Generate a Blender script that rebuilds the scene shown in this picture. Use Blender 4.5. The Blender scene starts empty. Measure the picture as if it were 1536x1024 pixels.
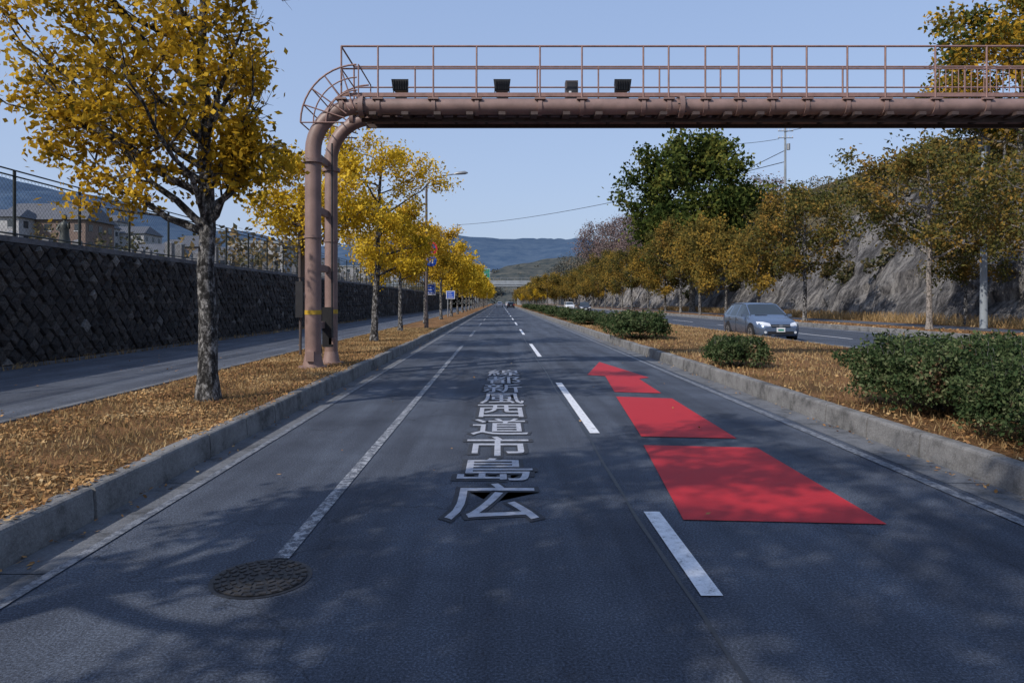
import bpy, math, random
import numpy as np
from mathutils import Vector, noise as mnoise
R=math.radians
random.seed(7)
scene=bpy.context.scene
COL=scene.collection

# ------------------------------------------------------------ materials
def newmat(name):
    m=bpy.data.materials.new(name); m.use_nodes=True
    nt=m.node_tree; b=nt.nodes["Principled BSDF"]
    return m,nt,b
def ramp(nt,fac,stops):
    r=nt.nodes.new("ShaderNodeValToRGB")
    e=r.color_ramp.elements
    while len(e)<len(stops): e.new(0.5)
    for i,(p,c) in enumerate(stops):
        e[i].position=p; e[i].color=(c[0],c[1],c[2],1)
    nt.links.new(fac,r.inputs[0]); return r.outputs[0]
def coords(nt,scale=(1,1,1),rot=(0,0,0)):
    t=nt.nodes.new("ShaderNodeTexCoord"); mp=nt.nodes.new("ShaderNodeMapping")
    mp.inputs["Scale"].default_value=scale; mp.inputs["Rotation"].default_value=rot
    nt.links.new(t.outputs["Object"],mp.inputs[0]); return mp.outputs[0]
def noise(nt,vec,scale,detail=4,rough=0.6):
    n=nt.nodes.new("ShaderNodeTexNoise"); n.inputs["Scale"].default_value=scale
    n.inputs["Detail"].default_value=detail; n.inputs["Roughness"].default_value=rough
    nt.links.new(vec,n.inputs["Vector"]); return n.outputs[0]
def mix(nt,fac,a,b,mode='MIX'):
    m=nt.nodes.new("ShaderNodeMix"); m.data_type='RGBA'; m.blend_type=mode
    for s,v in ((m.inputs[0],fac),(m.inputs[6],a),(m.inputs[7],b)):
        if isinstance(v,(int,float)): s.default_value=v
        elif isinstance(v,tuple): s.default_value=(v[0],v[1],v[2],1)
        else: nt.links.new(v,s)
    return m.outputs[2]
def bump(nt,b,h,strength=0.3,dist=0.02):
    n=nt.nodes.new("ShaderNodeBump"); n.inputs["Strength"].default_value=strength
    n.inputs["Distance"].default_value=dist
    nt.links.new(h,n.inputs["Height"]); nt.links.new(n.outputs[0],b.inputs["Normal"])
def simple(name,c,rough=0.6,metal=0,var=0.25,scale=6,bs=0.15,scl=(1,1,1)):
    m,nt,b=newmat(name)
    v=coords(nt,scl); n=noise(nt,v,scale,4)
    lo=tuple(x*(1-var) for x in c); hi=tuple(min(1,x*(1+var)) for x in c)
    nt.links.new(ramp(nt,n,[(0.3,lo),(0.7,hi)]),b.inputs["Base Color"])
    b.inputs["Roughness"].default_value=rough; b.inputs["Metallic"].default_value=metal
    if bs: bump(nt,b,n,bs)
    return m

def asphalt(name,c):
    m,nt,b=newmat(name)
    v=coords(nt); vs=coords(nt,(1,0.06,1))
    fine=noise(nt,v,70,3,0.9); big=noise(nt,v,0.8,5,0.65); st=noise(nt,vs,2.4,3,0.6)
    base=ramp(nt,fine,[(0.32,tuple(x*0.35 for x in c)),(0.5,c),(0.68,tuple(x*2.4 for x in c))])
    c2=mix(nt,0.8,base,ramp(nt,big,[(0.3,(0.62,0.62,0.64)),(0.7,(1.35,1.34,1.3))]),'MULTIPLY')
    c3=mix(nt,0.75,c2,ramp(nt,st,[(0.35,(0.68,0.68,0.69)),(0.65,(1.3,1.3,1.28))]),'MULTIPLY')
    vo=nt.nodes.new("ShaderNodeTexVoronoi"); vo.feature='DISTANCE_TO_EDGE'; vo.inputs["Scale"].default_value=0.3
    dv=nt.nodes.new("ShaderNodeVectorMath"); dv.operation='ADD'
    nn=nt.nodes.new("ShaderNodeTexNoise"); nn.inputs["Scale"].default_value=1.6; nn.inputs["Detail"].default_value=4
    nt.links.new(v,nn.inputs["Vector"]); nt.links.new(v,dv.inputs[0]); nt.links.new(nn.outputs["Color"],dv.inputs[1])
    nt.links.new(dv.outputs[0],vo.inputs["Vector"])
    cr=ramp(nt,vo.outputs["Distance"],[(0.0,(0.6,0.6,0.6)),(0.004,(1,1,1))])
    c4=mix(nt,1.0,c3,cr,'MULTIPLY')
    nt.links.new(c4,b.inputs["Base Color"]); b.inputs["Roughness"].default_value=0.85
    b.inputs["Specular IOR Level"].default_value=0.25
    bump(nt,b,fine,0.8,0.01)
    return m
M_ASPH=asphalt("asphalt",(0.058,0.069,0.093))
M_ASPH2=asphalt("sidewalk_asphalt",(0.075,0.085,0.108))

def paint(name,c,wear=0.45,under=(0.07,0.08,0.10)):
    m,nt,b=newmat(name); v=coords(nt)
    n=noise(nt,v,14,6,0.75); n2=noise(nt,v,90,3,0.7)
    mm=nt.nodes.new("ShaderNodeMath"); mm.operation='ADD'
    m2=nt.nodes.new("ShaderNodeMath"); m2.operation='MULTIPLY'; m2.inputs[1].default_value=0.5
    nt.links.new(n2,m2.inputs[0]); nt.links.new(n,mm.inputs[0]); nt.links.new(m2.outputs[0],mm.inputs[1])
    lo=tuple(x*0.75 for x in c)
    nt.links.new(ramp(nt,mm.outputs[0],[(wear+0.1,under),(wear+0.2,lo),(wear+0.42,c)]),b.inputs["Base Color"])
    b.inputs["Roughness"].default_value=0.7
    bump(nt,b,n2,0.4,0.005)
    return m
M_WHITE=paint("road_paint_white",(0.72,0.74,0.78),0.44)
M_WORN=paint("road_paint_worn",(0.44,0.46,0.50),0.62)
M_FADE=paint("road_paint_faded",(0.25,0.27,0.31),0.6)
M_RED=paint("road_paint_red",(0.40,0.009,0.016),0.05,(0.3,0.01,0.02))
M_TXT=paint("road_text_paint",(0.42,0.44,0.5),0.46,(0.15,0.165,0.2))
M_TXTD=simple("road_text_edge",(0.028,0.032,0.042),0.85,0,0.3,30)
M_SEAL=simple("joint_sealant",(0.018,0.02,0.026),0.5,0,0.3,20)

def concrete(name,c):
    m,nt,b=newmat(name); v=coords(nt)
    n=noise(nt,v,2.2,6,0.75); f=noise(nt,v,50,4,0.8)
    a=ramp(nt,n,[(0.35,tuple(x*0.3 for x in c)),(0.5,tuple(x*0.75 for x in c)),(0.68,c)])
    d=mix(nt,0.7,a,ramp(nt,f,[(0.3,(0.5,0.5,0.5)),(0.7,(1.35,1.35,1.35))]),'MULTIPLY')
    nt.links.new(d,b.inputs["Base Color"]); b.inputs["Roughness"].default_value=0.9
    bump(nt,b,f,0.7,0.012); return m
M_KERB=concrete("kerb_concrete",(0.25,0.247,0.245))
M_GUT=concrete("gutter_concrete",(0.17,0.18,0.2))

def verge(name,stops,sc=22,pc=0.7):
    m,nt,b=newmat(name); v=coords(nt)
    n=noise(nt,v,sc,5,0.8); g=noise(nt,v,1.1,4,0.65)
    a=ramp(nt,n,stops)
    d=mix(nt,pc,a,ramp(nt,g,[(0.35,(0.42,0.45,0.42)),(0.65,(1.35,1.25,1.15))]),'MULTIPLY')
    nt.links.new(d,b.inputs["Base Color"]); b.inputs["Roughness"].default_value=0.95
    b.inputs["Specular IOR Level"].default_value=0.1
    bump(nt,b,n,1.0,0.06); return m
M_VERGE=verge("leaf_litter_grass",[(0.32,(0.05,0.032,0.02)),(0.45,(0.18,0.105,0.055)),(0.58,(0.36,0.2,0.095)),(0.72,(0.46,0.31,0.17))],30,0.85)
M_GROUND=verge("ground_soil",[(0.3,(0.05,0.05,0.025)),(0.6,(0.12,0.11,0.06)),(0.75,(0.16,0.13,0.08))],3)

def leafmat(name,stops,trans=0.35,clump=1.3):
    m,nt,b=newmat(name); nt.nodes.remove(b)
    g=nt.nodes.new("ShaderNodeNewGeometry")
    v=coords(nt); n=noise(nt,v,clump,1,0.6)
    ad=nt.nodes.new("ShaderNodeMath"); ad.operation='MULTIPLY_ADD'; ad.inputs[1].default_value=0.55
    sb=nt.nodes.new("ShaderNodeMath"); sb.operation='MULTIPLY_ADD'; sb.inputs[1].default_value=1.5; sb.inputs[2].default_value=-0.5
    nt.links.new(n,sb.inputs[0])
    nt.links.new(g.outputs["Random Per Island"],ad.inputs[0]); nt.links.new(sb.outputs[0],ad.inputs[2])
    c=ramp(nt,ad.outputs[0],stops)
    df=nt.nodes.new("ShaderNodeBsdfDiffuse"); nt.links.new(c,df.inputs[0])
    tr=nt.nodes.new("ShaderNodeBsdfTranslucent"); nt.links.new(c,tr.inputs[0])
    ms=nt.nodes.new("ShaderNodeMixShader"); ms.inputs[0].default_value=trans
    out=nt.nodes["Material Output"]
    nt.links.new(df.outputs[0],ms.inputs[1]); nt.links.new(tr.outputs[0],ms.inputs[2]); nt.links.new(ms.outputs[0],out.inputs[0])
    return m
L_YEL=leafmat("leaves_yellow",[(0.05,(0.15,0.12,0.02)),(0.3,(0.34,0.22,0.025)),(0.6,(0.56,0.35,0.03)),(0.85,(0.68,0.44,0.05)),(0.98,(0.72,0.55,0.14))])
L_GOLD=leafmat("leaves_gold",[(0.05,(0.26,0.19,0.02)),(0.4,(0.55,0.36,0.025)),(0.95,(0.74,0.54,0.07))])
L_OLV=leafmat("leaves_olive",[(0.05,(0.045,0.055,0.022)),(0.4,(0.11,0.11,0.035)),(0.65,(0.2,0.145,0.04)),(0.95,(0.34,0.2,0.05))],0.35,0.5)
L_ORG=leafmat("leaves_orange",[(0.05,(0.06,0.06,0.022)),(0.4,(0.16,0.13,0.035)),(0.7,(0.28,0.18,0.04)),(0.95,(0.42,0.26,0.05))],0.35,0.4)
L_GRN=leafmat("leaves_green",[(0.05,(0.018,0.032,0.010)),(0.45,(0.05,0.072,0.02)),(0.7,(0.1,0.12,0.03)),(0.95,(0.19,0.18,0.04))],0.3,0.35)
L_MIX=leafmat("leaves_green_gold",[(0.1,(0.03,0.05,0.015)),(0.4,(0.12,0.12,0.03)),(0.55,(0.4,0.24,0.03)),(0.95,(0.6,0.37,0.04))],0.35,0.22)
L_FOR=leafmat("leaves_forest",[(0.05,(0.03,0.04,0.024)),(0.4,(0.075,0.08,0.045)),(0.7,(0.15,0.12,0.06)),(0.95,(0.23,0.16,0.075))],0.2,0.07)
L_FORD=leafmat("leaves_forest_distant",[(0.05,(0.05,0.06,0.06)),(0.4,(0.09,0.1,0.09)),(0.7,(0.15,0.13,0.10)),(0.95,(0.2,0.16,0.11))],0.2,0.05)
L_BUSH=leafmat("leaves_bush",[(0.05,(0.014,0.028,0.014)),(0.45,(0.042,0.068,0.028)),(0.72,(0.09,0.115,0.05)),(0.9,(0.15,0.17,0.09)),(0.99,(0.22,0.13,0.08))],0.15,2.5)
L_FALL=leafmat("leaves_fallen",[(0.05,(0.13,0.07,0.045)),(0.4,(0.32,0.175,0.08)),(0.75,(0.47,0.28,0.12)),(0.98,(0.6,0.44,0.24))],0.1,1.0)
L_TWIG=leafmat("bare_twigs",[(0.1,(0.11,0.08,0.08)),(0.9,(0.22,0.16,0.15))],0.1,0.2)
L_GRASS=leafmat("dry_grass_blades",[(0.05,(0.13,0.1,0.05)),(0.5,(0.32,0.21,0.1)),(0.95,(0.46,0.34,0.18))],0.2,1.0)

def barkmat(name,dark,light,pos=0.5):
    m,nt,b=newmat(name); v=coords(nt,(1,1,0.6)); n=noise(nt,v,13,5,0.75); f=noise(nt,v,32,4,0.8)
    a=ramp(nt,n,[(pos-0.10,dark),(pos-.01,tuple((x+y)/3.2 for x,y in zip(dark,light))),(pos+0.05,light)])
    d=mix(nt,0.8,a,ramp(nt,f,[(0.35,(0.2,0.2,0.2)),(0.65,(1.6,1.6,1.6))]),'MULTIPLY')
    nt.links.new(d,b.inputs["Base Color"]); b.inputs["Roughness"].default_value=0.95
    bump(nt,b,f,1.0,0.06); return m
M_BARK=barkmat("bark",(0.016,0.014,0.013),(0.34,0.33,0.32),0.53)
M_BARKL=barkmat("bark_pale",(0.09,0.075,0.06),(0.34,0.3,0.27),0.46)

m,nt,b=newmat("wall_stone"); M_STONE=m
g=nt.nodes.new("ShaderNodeNewGeometry"); v=coords(nt); f=noise(nt,v,22,5,0.75); gg=noise(nt,v,0.6,3,0.6)
a=ramp(nt,g.outputs["Random Per Island"],[(0.0,(0.034,0.033,0.035)),(0.5,(0.052,0.050,0.051)),(0.9,(0.078,0.074,0.073)),(0.98,(0.13,0.125,0.12)),(1.0,(0.22,0.22,0.22))])
d=mix(nt,0.9,a,ramp(nt,f,[(0.35,(0.3,0.3,0.3)),(0.6,(1.3,1.3,1.3)),(0.7,(2.8,2.8,2.8))]),'MULTIPLY')
d=mix(nt,0.8,d,ramp(nt,gg,[(0.3,(0.6,0.6,0.62)),(0.7,(1.4,1.36,1.3))]),'MULTIPLY')
nt.links.new(d,b.inputs["Base Color"]); b.inputs["Roughness"].default_value=0.95; bump(nt,b,f,1.0,0.05)
M_MORTAR=simple("wall_mortar",(0.04,0.039,0.04),0.95,0,0.3,8)

m,nt,b=newmat("rock_slope"); M_ROCK=m
v=coords(nt,(1,1.6,0.5),(R(38),R(15),0)); n=noise(nt,v,0.45,7,0.72); f=noise(nt,coords(nt,(1,1.5,.5),(R(38),0,0)),2.0,7,0.8)
a=ramp(nt,n,[(0.36,(0.05,0.048,0.052)),(0.47,(0.15,0.145,0.148)),(0.55,(0.29,0.28,0.275)),(0.7,(0.38,0.365,0.35))])
d=mix(nt,0.9,a,ramp(nt,f,[(0.4,(0.2,0.2,0.22)),(0.56,(1.35,1.33,1.3))]),'MULTIPLY')
nt.links.new(d,b.inputs["Base Color"]); b.inputs["Roughness"].default_value=0.95; bump(nt,b,f,1.0,0.8)
M_HILLG=verge("hillside_undergrowth",[(0.3,(0.035,0.035,0.02)),(0.5,(0.1,0.085,0.05)),(0.75,(0.18,0.14,0.08))],0.8)

def hillm(name,c1,c2,sc):
    m,nt,b=newmat(name); v=coords(nt,(1,1,1.5)); n=noise(nt,v,sc,7,0.75)
    nt.links.new(ramp(nt,n,[(0.38,c1),(0.62,c2)]),b.inputs["Base Color"]); b.inputs["Roughness"].default_value=1
    b.inputs["Specular IOR Level"].default_value=0.0; return m
M_FARHILL=hillm("far_hill_forest_hazed",(0.045,0.078,0.135),(0.078,0.115,0.17),0.03)  # forest with blue distance haze painted into its base colour
M_MIDHILL=hillm("mid_hill_forest_hazed",(0.032,0.045,0.052),(0.10,0.10,0.09),0.12)  # dark forest tones, bluish haze mixed into the colour

M_GANTRY=simple("gantry_paint",(0.22,0.145,0.127),0.5,0,0.22,3,0.05)
M_RAIL=simple("railing_paint",(0.24,0.14,0.12),0.5,0,0.2,8,0.0)
M_DARK=simple("dark_steel",(0.03,0.03,0.034),0.5,0.3,0.2,5,0)
M_BLACK=simple("black_plastic",(0.012,0.012,0.014),0.5,0,0.2,5,0)
M_YEL=simple("yellow_band",(0.5,0.31,0.03),0.5,0,0.1,9,0)
M_UNDER=simple("walkway_grating",(0.06,0.04,0.036),0.7,0,0.3,10,0)
M_FENCE=simple("fence_green_black",(0.012,0.018,0.018),0.5,0.2,0.2,5,0)
M_GALV=simple("galvanised_steel",(0.3,0.31,0.32),0.4,0.6,0.15,6,0)
M_BROWNP=simple("pole_brown",(0.09,0.07,0.065),0.5,0.1,0.15,6,0)
M_BLUE=simple("sign_blue",(0.02,0.08,0.4),0.35,0,0.05,3,0)
M_SRED=simple("sign_red",(0.5,0.03,0.04),0.35,0,0.05,3,0)
M_SWHITE=simple("sign_white",(0.6,0.61,0.63),0.4,0,0.05,3,0)
M_SGREEN=simple("sign_green",(0.02,0.2,0.14),0.35,0,0.05,3,0)
M_GRANITE=simple("granite",(0.15,0.15,0.16),0.5,0,0.5,9,0.1)
M_IRON=simple("cast_iron",(0.034,0.033,0.035),0.6,0.2,0.45,35,0.4)
M_CONC=simple("bridge_concrete",(0.24,0.27,0.30),0.8,0,0.2,0.6,0.1)
M_WALLW=simple("house_render",(0.36,0.36,0.37),0.8,0,0.15,1,0.05)
M_WALLB=simple("house_brick",(0.17,0.12,0.1),0.8,0,0.2,2,0.05)
M_ROOF=simple("roof_tiles",(0.08,0.085,0.1),0.7,0,0.3,3,0.1)
M_WIN=simple("window_glass",(0.04,0.05,0.06),0.15,0,0.1,1,0)
M_STATUE=simple("bronze",(0.05,0.055,0.05),0.5,0.4,0.3,8,0.1)
M_CAR=simple("car_paint",(0.13,0.175,0.26),0.2,0.5,0.05,2,0)
M_CARW=simple("car_paint_white",(0.6,0.61,0.63),0.3,0.1,0.05,2,0)
M_CARK=simple("car_paint_dark",(0.03,0.03,0.035),0.3,0.3,0.05,2,0)
M_GLASS=simple("car_glass",(0.03,0.04,0.05),0.04,0,0.05,1,0)
M_TYRE=simple("tyre",(0.018,0.018,0.02),0.85,0,0.1,5,0)
M_RIM=simple("rim",(0.45,0.46,0.48),0.3,0.8,0.1,5,0)
M_LAMP=simple("headlight",(0.75,0.78,0.82),0.1,0.3,0.05,1,0)

# ------------------------------------------------------------ mesh builder
class MB:
    def __init__(s): s.v=[];s.f=[];s.m=[];s.s=[];s.mats=[];s.leaf=[]
    def mi(s,mat):
        if mat not in s.mats: s.mats.append(mat)
        return s.mats.index(mat)
    def add(s,vs,fs,mat,smooth=False):
        o=len(s.v); s.v.extend([tuple(p) for p in vs]); k=s.mi(mat)
        for f in fs: s.f.append([i+o for i in f]); s.m.append(k); s.s.append(smooth)
    def box(s,x0,x1,y0,y1,z0,z1,mat):
        vs=[(x,y,z) for z in(z0,z1) for y in(y0,y1) for x in(x0,x1)]
        s.add(vs,[(0,2,3,1),(4,5,7,6),(0,1,5,4),(2,6,7,3),(0,4,6,2),(1,3,7,5)],mat)
    def cbox(s,c,d,mat): s.box(c[0]-d[0]/2,c[0]+d[0]/2,c[1]-d[1]/2,c[1]+d[1]/2,c[2]-d[2]/2,c[2]+d[2]/2,mat)
    def tube(s,pts,rad,mat,n=8,smooth=True,caps=True):
        pts=[Vector(p) for p in pts]; k=len(pts)
        if not hasattr(rad,'__len__'): rad=[rad]*k
        t=(pts[1]-pts[0]).normalized()
        ref=Vector((0,0,1)) if abs(t.z)<0.8 else Vector((1,0,0))
        u=t.cross(ref).normalized(); vs=[]
        for i,p in enumerate(pts):
            a=pts[min(i+1,k-1)]-pts[max(i-1,0)]
            if a.length<1e-9: a=t
            t=a.normalized(); u=(u-t*u.dot(t)); 
            if u.length<1e-6: u=t.orthogonal()
            u.normalize(); w=t.cross(u)
            for j in range(n):
                an=2*math.pi*j/n; vs.append(p+(u*math.cos(an)+w*math.sin(an))*rad[i])
        fs=[(i*n+j,i*n+(j+1)%n,(i+1)*n+(j+1)%n,(i+1)*n+j) for i in range(k-1) for j in range(n)]
        s.add(vs,fs,mat,smooth)
        if caps and n>4: s.add([vs[j] for j in range(n)][::-1],[tuple(range(n))],mat); s.add([vs[(k-1)*n+j] for j in range(n)],[tuple(range(n))],mat)
    def leaves(s,C,size,mat,rng,asp=0.6,flat=0.0):
        N=len(C)
        if N==0: return
        a=rng.normal(size=(N,3)); a[:,2]*=(1-flat)
        a/=np.linalg.norm(a,axis=1)[:,None]+1e-9
        b=rng.normal(size=(N,3)); b[:,2]*=(1-flat)
        b-=a*(a*b).sum(1)[:,None]; b/=np.linalg.norm(b,axis=1)[:,None]+1e-9
        sz=(size*rng.uniform(0.65,1.35,N))[:,None]/2
        V=np.stack([C-a*sz,C+b*sz*asp+a*sz*0.1,C+a*sz,C-b*sz*asp+a*sz*0.1],1).reshape(-1,3)
        s.leaf.append((V,s.mi(mat)))
    def build(s,name,loc=(0,0,0)):
        V=np.array(s.v,dtype=np.float64).reshape(-1,3)
        li=[i for f in s.f for i in f]; lens=[len(f) for f in s.f]
        L=np.array(li,dtype=np.int32); T=np.array(lens,dtype=np.int32); MI=np.array(s.m,dtype=np.int32); S=np.array(s.s,dtype=bool)
        for (lv,k) in s.leaf:
            o=len(V); V=np.concatenate([V,lv]); n=len(lv)//4
            L=np.concatenate([L,np.arange(o,o+4*n,dtype=np.int32)]); T=np.concatenate([T,np.full(n,4,dtype=np.int32)])
            MI=np.concatenate([MI,np.full(n,k,dtype=np.int32)]); S=np.concatenate([S,np.zeros(n,dtype=bool)])
        me=bpy.data.meshes.new(name)
        me.vertices.add(len(V)); me.vertices.foreach_set("co",V.astype(np.float32).ravel())
        me.loops.add(len(L)); me.loops.foreach_set("vertex_index",L)
        me.polygons.add(len(T)); st=np.concatenate([[0],np.cumsum(T)[:-1]]).astype(np.int32)
        me.polygons.foreach_set("loop_start",st)
        me.polygons.foreach_set("material_index",MI); me.polygons.foreach_set("use_smooth",S)
        for mt in s.mats: me.materials.append(mt)
        me.update(calc_edges=True); me.validate()
        ob=bpy.data.objects.new(name,me); ob.location=loc; COL.objects.link(ob); return ob
def inst(ob,loc,rz=0,sc=(1,1,1),name=None):
    o=bpy.data.objects.new(name or ob.name.split('.')[0],ob.data); o.location=loc; o.rotation_euler=(0,0,rz); o.scale=sc
    COL.objects.link(o); return o
def sheet(name,x0,x1,y0,y1,z,mat):
    b=MB(); b.add([(x0,y0,z),(x1,y0,z),(x1,y1,z),(x0,y1,z)],[(0,1,2,3)],mat); return b.build(name)

YN,YF=-14,420
# ------------------------------------------------------------ ground & road
sheet("ground",-3000,3000,-200,3500,-0.03,M_GROUND)
sheet("road",-2.96,4.29,YN,YF,0.0,M_ASPH)
sheet("opposite_road",10.45,19.5,YN,YF,0.0,M_ASPH)
b=MB()
b.box(-5.55,-3.11,YN,YF,-0.02,0.235,M_VERGE); b.build("verge")
b=MB(); b.box(4.44,10.3,YN,YF,-0.02,0.235,M_VERGE); b.build("median")
b=MB(); b.box(19.65,22.3,YN,YF,-0.02,0.235,M_VERGE); b.box(25.0,29.0,YN,YF,-0.02,0.24,M_VERGE); b.build("opposite_verge")
b=MB(); b.box(-9.75,-5.67,YN,YF,-0.02,0.24,M_ASPH2); b.build("sidewalk")
b=MB(); b.box(22.4,25.0,YN,YF,-0.02,0.24,M_ASPH2); b.build("opposite_sidewalk")
b=MB(); b.box(-5.67,-5.55,YN,YF,-0.02,0.255,M_GUT); b.build("edging_strip")
b=MB()
def gut(x0,x1):
    y=YN
    while y<140:
        L=2.0; b.add([(x0,y+0.006,0.004),(x1,y+0.006,0.004),(x1,y+L-0.006,0.004),(x0,y+L-0.006,0.004)],[(0,1,2,3)],M_GUT); y+=L
    b.add([(x0,y,0.004),(x1,y,0.004),(x1,YF,0.004),(x0,YF,0.004)],[(0,1,2,3)],M_GUT)
gut(-2.96,-2.6); gut(3.92,4.29)
b.build("gutter")
def kerb(name,xf,sgn,L=1.0,h=0.25):
    b=MB(); y=YN; rr=random.Random(3)
    def seg(y0,y1,dx,dz):
        P=[(0,-0.02),(0,h-0.19),(0.012,h-0.03),(0.02,h-0.01),(0.04,h),(0.15,h),(0.15,-0.02)]
        vs=[(xf+sgn*(p[0]+dx),yy,p[1]+dz*(1 if p[1]>0.1 else 0)) for yy in(y0,y1) for p in P]; n=len(P)
        fs=[(i,(i+1)%n,n+(i+1)%n,n+i) for i in range(n)]+[tuple(range(n)),tuple(range(2*n-1,n-1,-1))]
        b.add(vs,fs,M_KERB)
    while y<120:
        seg(y+0.009,y+L-0.009,rr.uniform(-.008,.008),rr.uniform(-.009,.009)); y+=L
    seg(y,YF,0,0)
    return b.build(name)
kerb("kerb",-2.96,-1); kerb("kerb",4.29,1); kerb("kerb",10.45,-1); kerb("kerb",19.5,1)

b=MB()
def strip(x0,x1,y0,y1,mat,z=0.008):
    b.add([(x0,y0,z),(x1,y0,z),(x1,y1,z),(x0,y1,z)],[(0,1,2,3)],mat)
for (a,c) in [(3.7,5.18),(8.27,13.4),(19.7,25.6),(32.8,39)]+[(46+13*i,52+13*i) for i in range(24)]:
    strip(1.09,1.21,a,c,M_WHITE)
strip(-1.41,-1.31,4.24,24.8,M_WORN)
for (a,c) in [(31,37)]+[(44+13*i,50+13*i) for i in range(24)]: strip(-1.42,-1.30,a,c,M_WORN)
strip(3.72,3.83,YN,YF,M_FADE); strip(-2.66,-2.59,YN,YF,M_FADE,0.0085)
strip(10.85,10.97,YN,YF,M_WHITE); strip(18.9,19.0,YN,YF,M_WHITE)
for i in range(30): strip(14.9,15.03,5+12*i,11+12*i,M_WHITE)
b.build("lane_markings")
b=MB(); ys=[YN+i*0.35 for i in range(200)]; rr=random.Random(5); vs=[];x=1.04
for y in ys:
    x=1.03+0.015*math.sin(y*0.9)+rr.uniform(-.006,.006); w=0.008+rr.uniform(0,0.009); vs+= [(x-w,y,0.004),(x+w,y,0.004)]
b.add(vs,[(2*i,2*i+1,2*i+3,2*i+2) for i in range(len(ys)-1)],M_SEAL); b.build("asphalt_joint")
b=MB()
def poly(pts,mat,z=0.008): b.add([(x,y,z) for x,y in pts],[tuple(range(len(pts)))],mat)
poly([(1.34,4.99),(2.77,4.89),(2.80,7.45),(1.593,7.58)],M_RED)
poly([(1.67,8.07),(2.757,7.95),(2.83,11.22),(1.947,11.45)],M_RED)
poly([(2.02,12.04),(2.806,11.87),(2.87,14.1),(2.25,14.6)],M_RED); poly([(1.9,14.85),(2.25,14.601),(2.871,14.101),(3.12,14.3),(2.62,18.0)],M_RED)
b.build("red_arrow_marking")
try:
    txt="広島市道西風新都線"; objs=[]
    ych=[4.93,6.03,6.98,8.1,9.35,10.6,11.9,13.2,14.55,15.95]
    for kind,(off,mt,z) in {"edge":(0.04,M_TXTD,0.006),"fill":(0.004,M_TXT,0.0105)}.items():
        for i,ch in enumerate(txt):
            cu=bpy.data.curves.new("t","FONT"); cu.body=ch; cu.size=1.0; cu.offset=off; cu.resolution_u=3
            o=bpy.data.objects.new("t",cu); COL.objects.link(o)
            dg=bpy.context.evaluated_depsgraph_get(); me=bpy.data.meshes.new_from_object(o.evaluated_get(dg))
            bpy.data.objects.remove(o)
            V=np.array([v.co[:] for v in me.vertices])
            if len(V)==0: continue
            F=[tuple(p.vertices) for p in me.polygons]
            mn=V.min(0); mx=V.max(0)
            pad=0.05 if kind=="edge" else 0.0
            w=0.70+pad*2; h=(ych[i+1]-ych[i])*(0.90)+pad*2.4
            X=(V[:,0]-(mn[0]+mx[0])/2)/(mx[0]-mn[0])*w-0.06+0.018*i
            Y=(V[:,1]-(mn[1]+mx[1])/2)/(mx[1]-mn[1])*h+(ych[i]+ych[i+1])/2
            objs.append((np.stack([X,Y,np.full(len(X),z)],1),F,mt))
    b=MB()
    for V,F,mt in objs: b.add(V.tolist(),F,mt)
    b.build("road_text_marking")
except Exception as e: print("TEXTFAIL",e)
b=MB(); n=40; cx,cy=-1.38,3.95
def disc(r,z,mat): b.add([(cx+r*math.cos(2*math.pi*i/n),cy+r*math.sin(2*math.pi*i/n),z) for i in range(n)],[tuple(range(n))],mat)
disc(0.285,0.004,M_SEAL); disc(0.26,0.009,M_IRON)
for r in (0.06,0.11,0.16,0.205,0.243):
    k=max(6,int(r*100))
    for i in range(k):
        a=2*math.pi*i/k+r*9; w=math.pi/k*0.6
        p=[(r-0.016,a-w),(r+0.012,a-w),(r+0.012,a+w),(r-0.016,a+w)]
        b.add([(cx+q*math.cos(t),cy+q*math.sin(t),0.015) for q,t in p]+[(cx+q*math.cos(t),cy+q*math.sin(t),0.009) for q,t in p],[(0,1,2,3),(0,4,5,1),(1,5,6,2),(2,6,7,3),(3,7,4,0)],M_IRON)
b.build("manhole_cover")

rng=np.random.default_rng(4)
b=MB()
def scat(n,x0,x1,y0,y1,z,size,p=1.6,flat=0.75,clumpy=True):
    u=rng.random(n)**p; y=y0+(y1-y0)*u; x=rng.uniform(x0,x1,n)
    if clumpy:
        k=np.array([mnoise.noise(Vector((a*.9,c*.7,3)))*1.3+.5 for a,c in zip(x,y)])>rng.random(n)*.9; x=x[k]; y=y[k]
    b.leaves(np.stack([x,y,z+rng.random(len(x))*0.025],1),size,L_FALL,rng,0.6,flat)
scat(42000,-5.5,-3.02,2,30,0.242,0.042); scat(15000,4.42,10.2,5,45,0.242,0.055); scat(3000,19.7,22.2,18,70,0.245,0.1)
scat(420,-3.0,-2.78,2,30,0.008,0.04); scat(300,-9,-5.7,6,30,0.25,0.04); scat(50,-2.5,4.2,5,40,0.012,0.04); scat(300,4.1,4.27,4,30,0.008,0.04)
b.build("fallen_leaves")
b=MB()
def blades(n,x0,x1,y0,y1,h,p=1.6):
    u=rng.random(n)**p; y=y0+(y1-y0)*u; x=rng.uniform(x0,x1,n); hh=h*rng.uniform(.5,1.3,n); a=rng.uniform(0,6.28,n); l=rng.normal(0,.4,(n,2))*h; w=0.004+0.0005*y
    B=np.stack([x,y,np.full(n,0.235)],1); D=np.stack([np.cos(a)*w,np.sin(a)*w,np.zeros(n)],1); T=B+np.stack([l[:,0],l[:,1],hh],1)
    V=np.stack([B-D,B+D,T+D*.2,T-D*.2],1).reshape(-1,3); b.leaf.append((V,b.mi(L_GRASS)))
blades(24000,-5.5,-3.12,2,35,0.05); blades(17000,4.46,10.2,5,45,0.07); blades(8000,25.2,28.5,20,110,0.55,1.2); blades(2000,-10.0,-9.7,6,50,0.12)
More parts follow.
